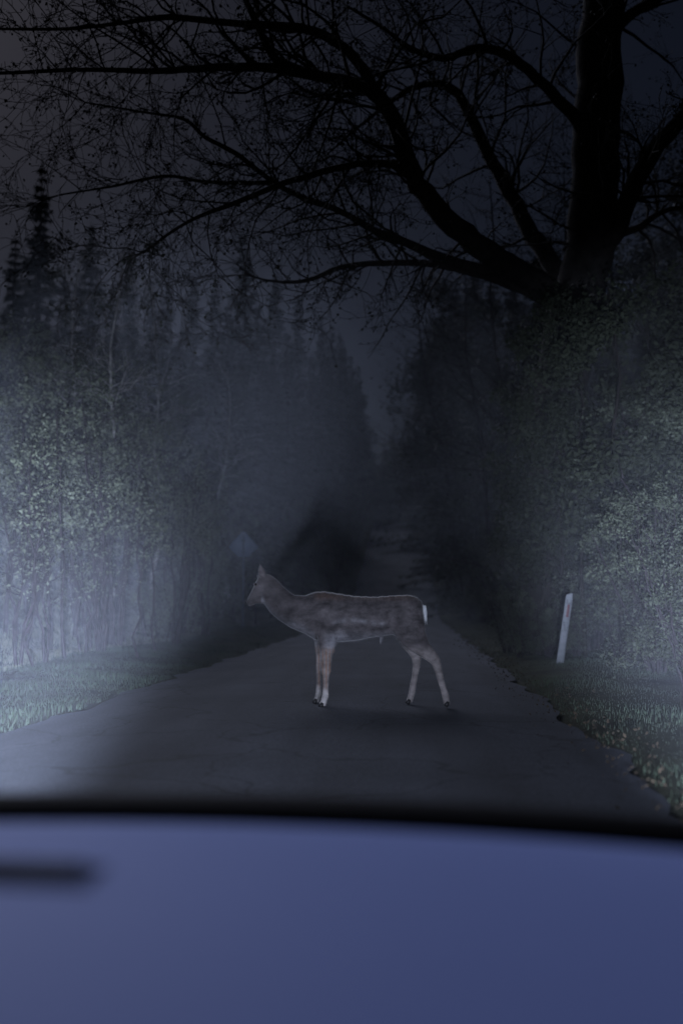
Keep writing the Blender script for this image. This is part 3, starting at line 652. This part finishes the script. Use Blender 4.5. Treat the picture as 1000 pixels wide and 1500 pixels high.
# ------------------------------------------------------------------ the car whose bonnet fills the foreground
YAW = R(-2.0)
car = thing('car', (-.13, 0, 0), 'blue car with black vent and black front trim on its bonnet', 'car', rz=YAW); car.rotation_euler = (0, R(1.25), YAW)
def bz(x, y):    # bonnet height
    t = (y - .25) / 1.5
    return .590 + .210 * math.sin(min(1.15, t) * 1.85) - .116 * max(0, t) ** 2.6 - .022 * (x / .9) ** 2 - .06 * max(0, abs(x) - .78) ** 1.5 * 4
YF = 1.74
bm_ = MB()
bm_.grid(lambda u, v: ((u * 2 - 1) * .92, .22 + v * (YF - .22) - .06 * (u * 2 - 1) ** 2 * v, bz((u * 2 - 1) * .92, .22 + v * (YF - .22))), 40, 40)
bonnet = bm_.build('bonnet', M['car'], car, True)
so = bonnet.modifiers.new('thick', 'SOLIDIFY'); so.thickness = .02; so.offset = -1
# black stone guard along the bonnet's front edge, then nose, grille, bumper
g = MB()
def guard(u, v):
    x = (u * 2 - 1) * .92; y0 = YF - .06 * (u * 2 - 1) ** 2
    a = v * math.pi
    return (x, y0 + .075 - .08 * math.cos(a), bz(x, YF) - .01 + .085 * math.sin(a) - .03 * v)
g.grid(guard, 30, 10); bevel(g.build('stone_guard', M['blackplastic'], car, True), .001)
nose = MB()
def nosef(u, v):
    x = (u * 2 - 1) * .94; y0 = YF + .03 - .08 * (u * 2 - 1) ** 2; return (x, y0 + .16 * math.sin(v * 2.2), bz(x, YF) - .03 - v * .50)
nose.grid(nosef, 30, 12); nose.build('front_panel', M['car'], car, True)
grille = MB(); grille.box((0, YF + .135, .465), (.66, .03, .20)); grille = grille.build('grille', M['blackplastic'], car)
for k in range(6):
    gr = MB(); gr.box((0, YF + .17, .54 - k * .03), (.62, .03, .012)); gr.build('slat', M['blackplastic'], grille)
bp = MB(); bp.grid(lambda u, v: ((u * 2 - 1) * .95, YF + .24 - .16 * (u * 2 - 1) ** 2 - .05 * (v * 2 - 1) ** 2, .22 + v * .2), 24, 6); bevel(bp.build('bumper', M['blackplastic'], car, True), .002)
for sgn in (-1, 1):
    w = MB()
    w.grid(lambda u, v: (sgn * (.92 + .05 * math.sin(v * 1.57)), -2.6 + u * (YF + 2.55), (bz(.92, max(.22, -2.6 + u * (YF + 2.55))) if True else 0) - .005 - v * .5), 30, 8)
    w.build('wing', M['car'], car, True)
    for yw in (1.05, -1.6):
        tw = MB(); tyre = []
        N = 24
        cxw = sgn * .84
        tw.tube([(cxw - .10 * sgn, yw, .31), (cxw - .085 * sgn, yw, .31), (cxw + .085 * sgn, yw, .31), (cxw + .1 * sgn, yw, .31)], [.27, .31, .31, .27], N)
        wheel = tw.build('wheel', M['rubber'], car, True)
        rt = MB(); rt.tube([(cxw + .09 * sgn, yw, .31), (cxw + .108 * sgn, yw, .31)], [.20, .18], 18); rt.build('rim', M['rim'], wheel)
    hl = MB(); hc = Vector((sgn * .86, YF + .12, .38))
    hl.tube([hc + Vector((0, -.06, 0)), hc + Vector((0, .0, 0)), hc + Vector((0, .02, 0))], [.05, .085, .08], 20)
    hlo = hl.build('headlight', M['lamp_body'], car, True)
    # outward main beam, with raised halo and forward spill added for haze and deer
    for (yaw, pitch, cone, pw) in (((25.5, 2.5, 33, HEAD_L), (14, 12, 28, HEAD_L * .23), (7, 1, 60, 1150)) if sgn < 0 else ((-17, 4.0, 31, HEAD_R), (-13, 12, 28, HEAD_R * .6), (3, 1, 60, 600))):
        sl = bpy.data.lights.new('headlight_beam', 'SPOT'); sl.energy = pw; sl.color = HEAD_COL
        sl.spot_size = R(cone); sl.spot_blend = 1.0; sl.shadow_soft_size = .02
        slo = bpy.data.objects.new('headlight_beam', sl); C.objects.link(slo); slo.parent = hlo
        slo.location = hc + Vector((0, .16, 0)); slo.rotation_euler = (R(90 + pitch), 0, R(yaw) - YAW)
for sgn in (-1, 1):      # added unseen plate under each lamp, cutting the beam short of the near road
    lp = MB(); lp.box((sgn * .86, YF + .42, .345), (.46, .36, .012)); bevel(lp.build('added_beam_shield', M['blackplastic'], car), .004)
# vent let into the bonnet
vx0, vx1, vy0, vy1 = -.68, -.265, 1.10, 1.27
vent = MB()
vent.grid(lambda u, v: (lambda x, y: (x, y, bz(x, y) + .004 + .020 * math.sin(math.pi * v) * min(1, (1 - u) * 6)))(vx0 + u * (vx1 - vx0), vy0 + (v - .5) * (1 if u < .9 else math.sqrt(max(0, 1 - ((u - .9) / .1) ** 2))) * (vy1 - vy0) + (vy1 - vy0) / 2), 40, 10)
vo = vent.build('bonnet_vent', M['blackplastic'], car, True); vo['label'] = 'narrow black vent on the blue bonnet'
for k in range(4):
    s_ = MB(); y = vy0 + .022 + k * .022
    s_.tube([(vx0 + .02, y, bz(vx0 + .02, y) + .022), (-.48, y, bz(-.48, y) + .022), (vx1 - .03, y, bz(vx1 - .03, y) + .02)], .004, 6); s_.build('slat', M['blackplastic'], vo)
cw = MB(); cw.grid(lambda u, v: ((u * 2 - 1) * .90, .05 + v * .17 - .10 * (u * 2 - 1) ** 2 * (1 - v), .80 - .04 * (u * 2 - 1) ** 2), 20, 3); cw.build('cowl', M['blackplastic'], car, True)
ws = MB(); ws.grid(lambda u, v: ((u * 2 - 1) * (.88 - .18 * v), .02 - .10 * (u * 2 - 1) ** 2 - v * .66, .80 + v * .60 - .04 * (u * 2 - 1) ** 2 * (1 - v)), 16, 6); ws.build('windscreen', M['glass_dark'], car, True)
rf = MB(); rf.grid(lambda u, v: ((u * 2 - 1) * .70, -.62 - v * 1.3, 1.405 + .02 * math.sin(v * 3.14) - .03 * (u * 2 - 1) ** 2), 12, 8); rf.build('roof', M['car'], car, True)
for sgn in (-1, 1):
    sw = MB(); sw.grid(lambda u, v: (sgn * (.90 - .20 * v), -.1 - (.52) * v - u * (2.3 - .9 * v), .80 + .58 * v), 10, 4)
    sw.build('side_window', M['glass_dark'], car, True)

# ------------------------------------------------------------------ the hazy air
hb = MB(); hb.box((0, 70, 14.2), (170, 200, 30.6))
ho = hb.build('haze', hz); tag(ho, kind='stuff'); 

# ------------------------------------------------------------------ labels that say which one
def relabel(name, rules):
    for o in list(C.objects):
        if o.parent is None and o.name.split('.')[0] == name and 'group' in o and o['group'] != 'spruces on the marker post side':
            x, y = o.location.x, o.location.y; q = 601 + F * x / y
            for test, lab in rules:
                if test(q, y): o['label'] = lab; o['group'] = lab; break
relabel('spruce_tree', [(lambda q, y: q < 150, 'dark spruce in the clump around the tallest narrow spruce'), (lambda q, y: q < 300, 'dark spruce in the row behind the tall pale birches'),
    (lambda q, y: q < 425, 'dark spruce in the wood behind the diamond road sign'), (lambda q, y: True, 'dark spruce beside the climbing road at the edge of the sky gap')])
relabel('sapling', [(lambda q, y: q > 385, 'slim leafy sapling at the foot of the climbing road'), (lambda q, y: q > 270, 'slim leafy sapling standing around the diamond road sign'),
    (lambda q, y: y < 19.6, 'slim leafy sapling at the lit grass verge among thin bare stems'), (lambda q, y: y < 25.5, 'slim leafy sapling on the dry grass bank behind the bare stems'), (lambda q, y: True, 'slim leafy sapling high on the bank in front of the spruces')])
for o in list(C.objects):
    if o.parent is None and o.name.split('.')[0] == 'bush' and o.get('group') == G2:
        y = o.location.y; q = 601 + F * o.location.x / y
        lab = 'dark leafy bush in the hedge lining the road beyond the marker post' if q < 815 and y > 23 else 'headlit leafy bush at the edge of the grass near the marker post' if y < 17.2 else 'tall leafy bush in the headlit thicket behind the marker post'
        o['label'] = lab; o['group'] = lab
    if o.parent is None and o.name.split('.')[0] == 'broadleaf_tree' and o.get('group') == G5:
        y = o.location.y; q = 601 + F * o.location.x / y
        lab = 'dark broadleaf tree overhanging the edge of the climbing road' if q < 715 else 'dark broadleaf tree between the big oak trunk and the road' if q < 815 else 'dark broadleaf tree standing behind the big oak trunk'
        o['label'] = lab; o['group'] = lab
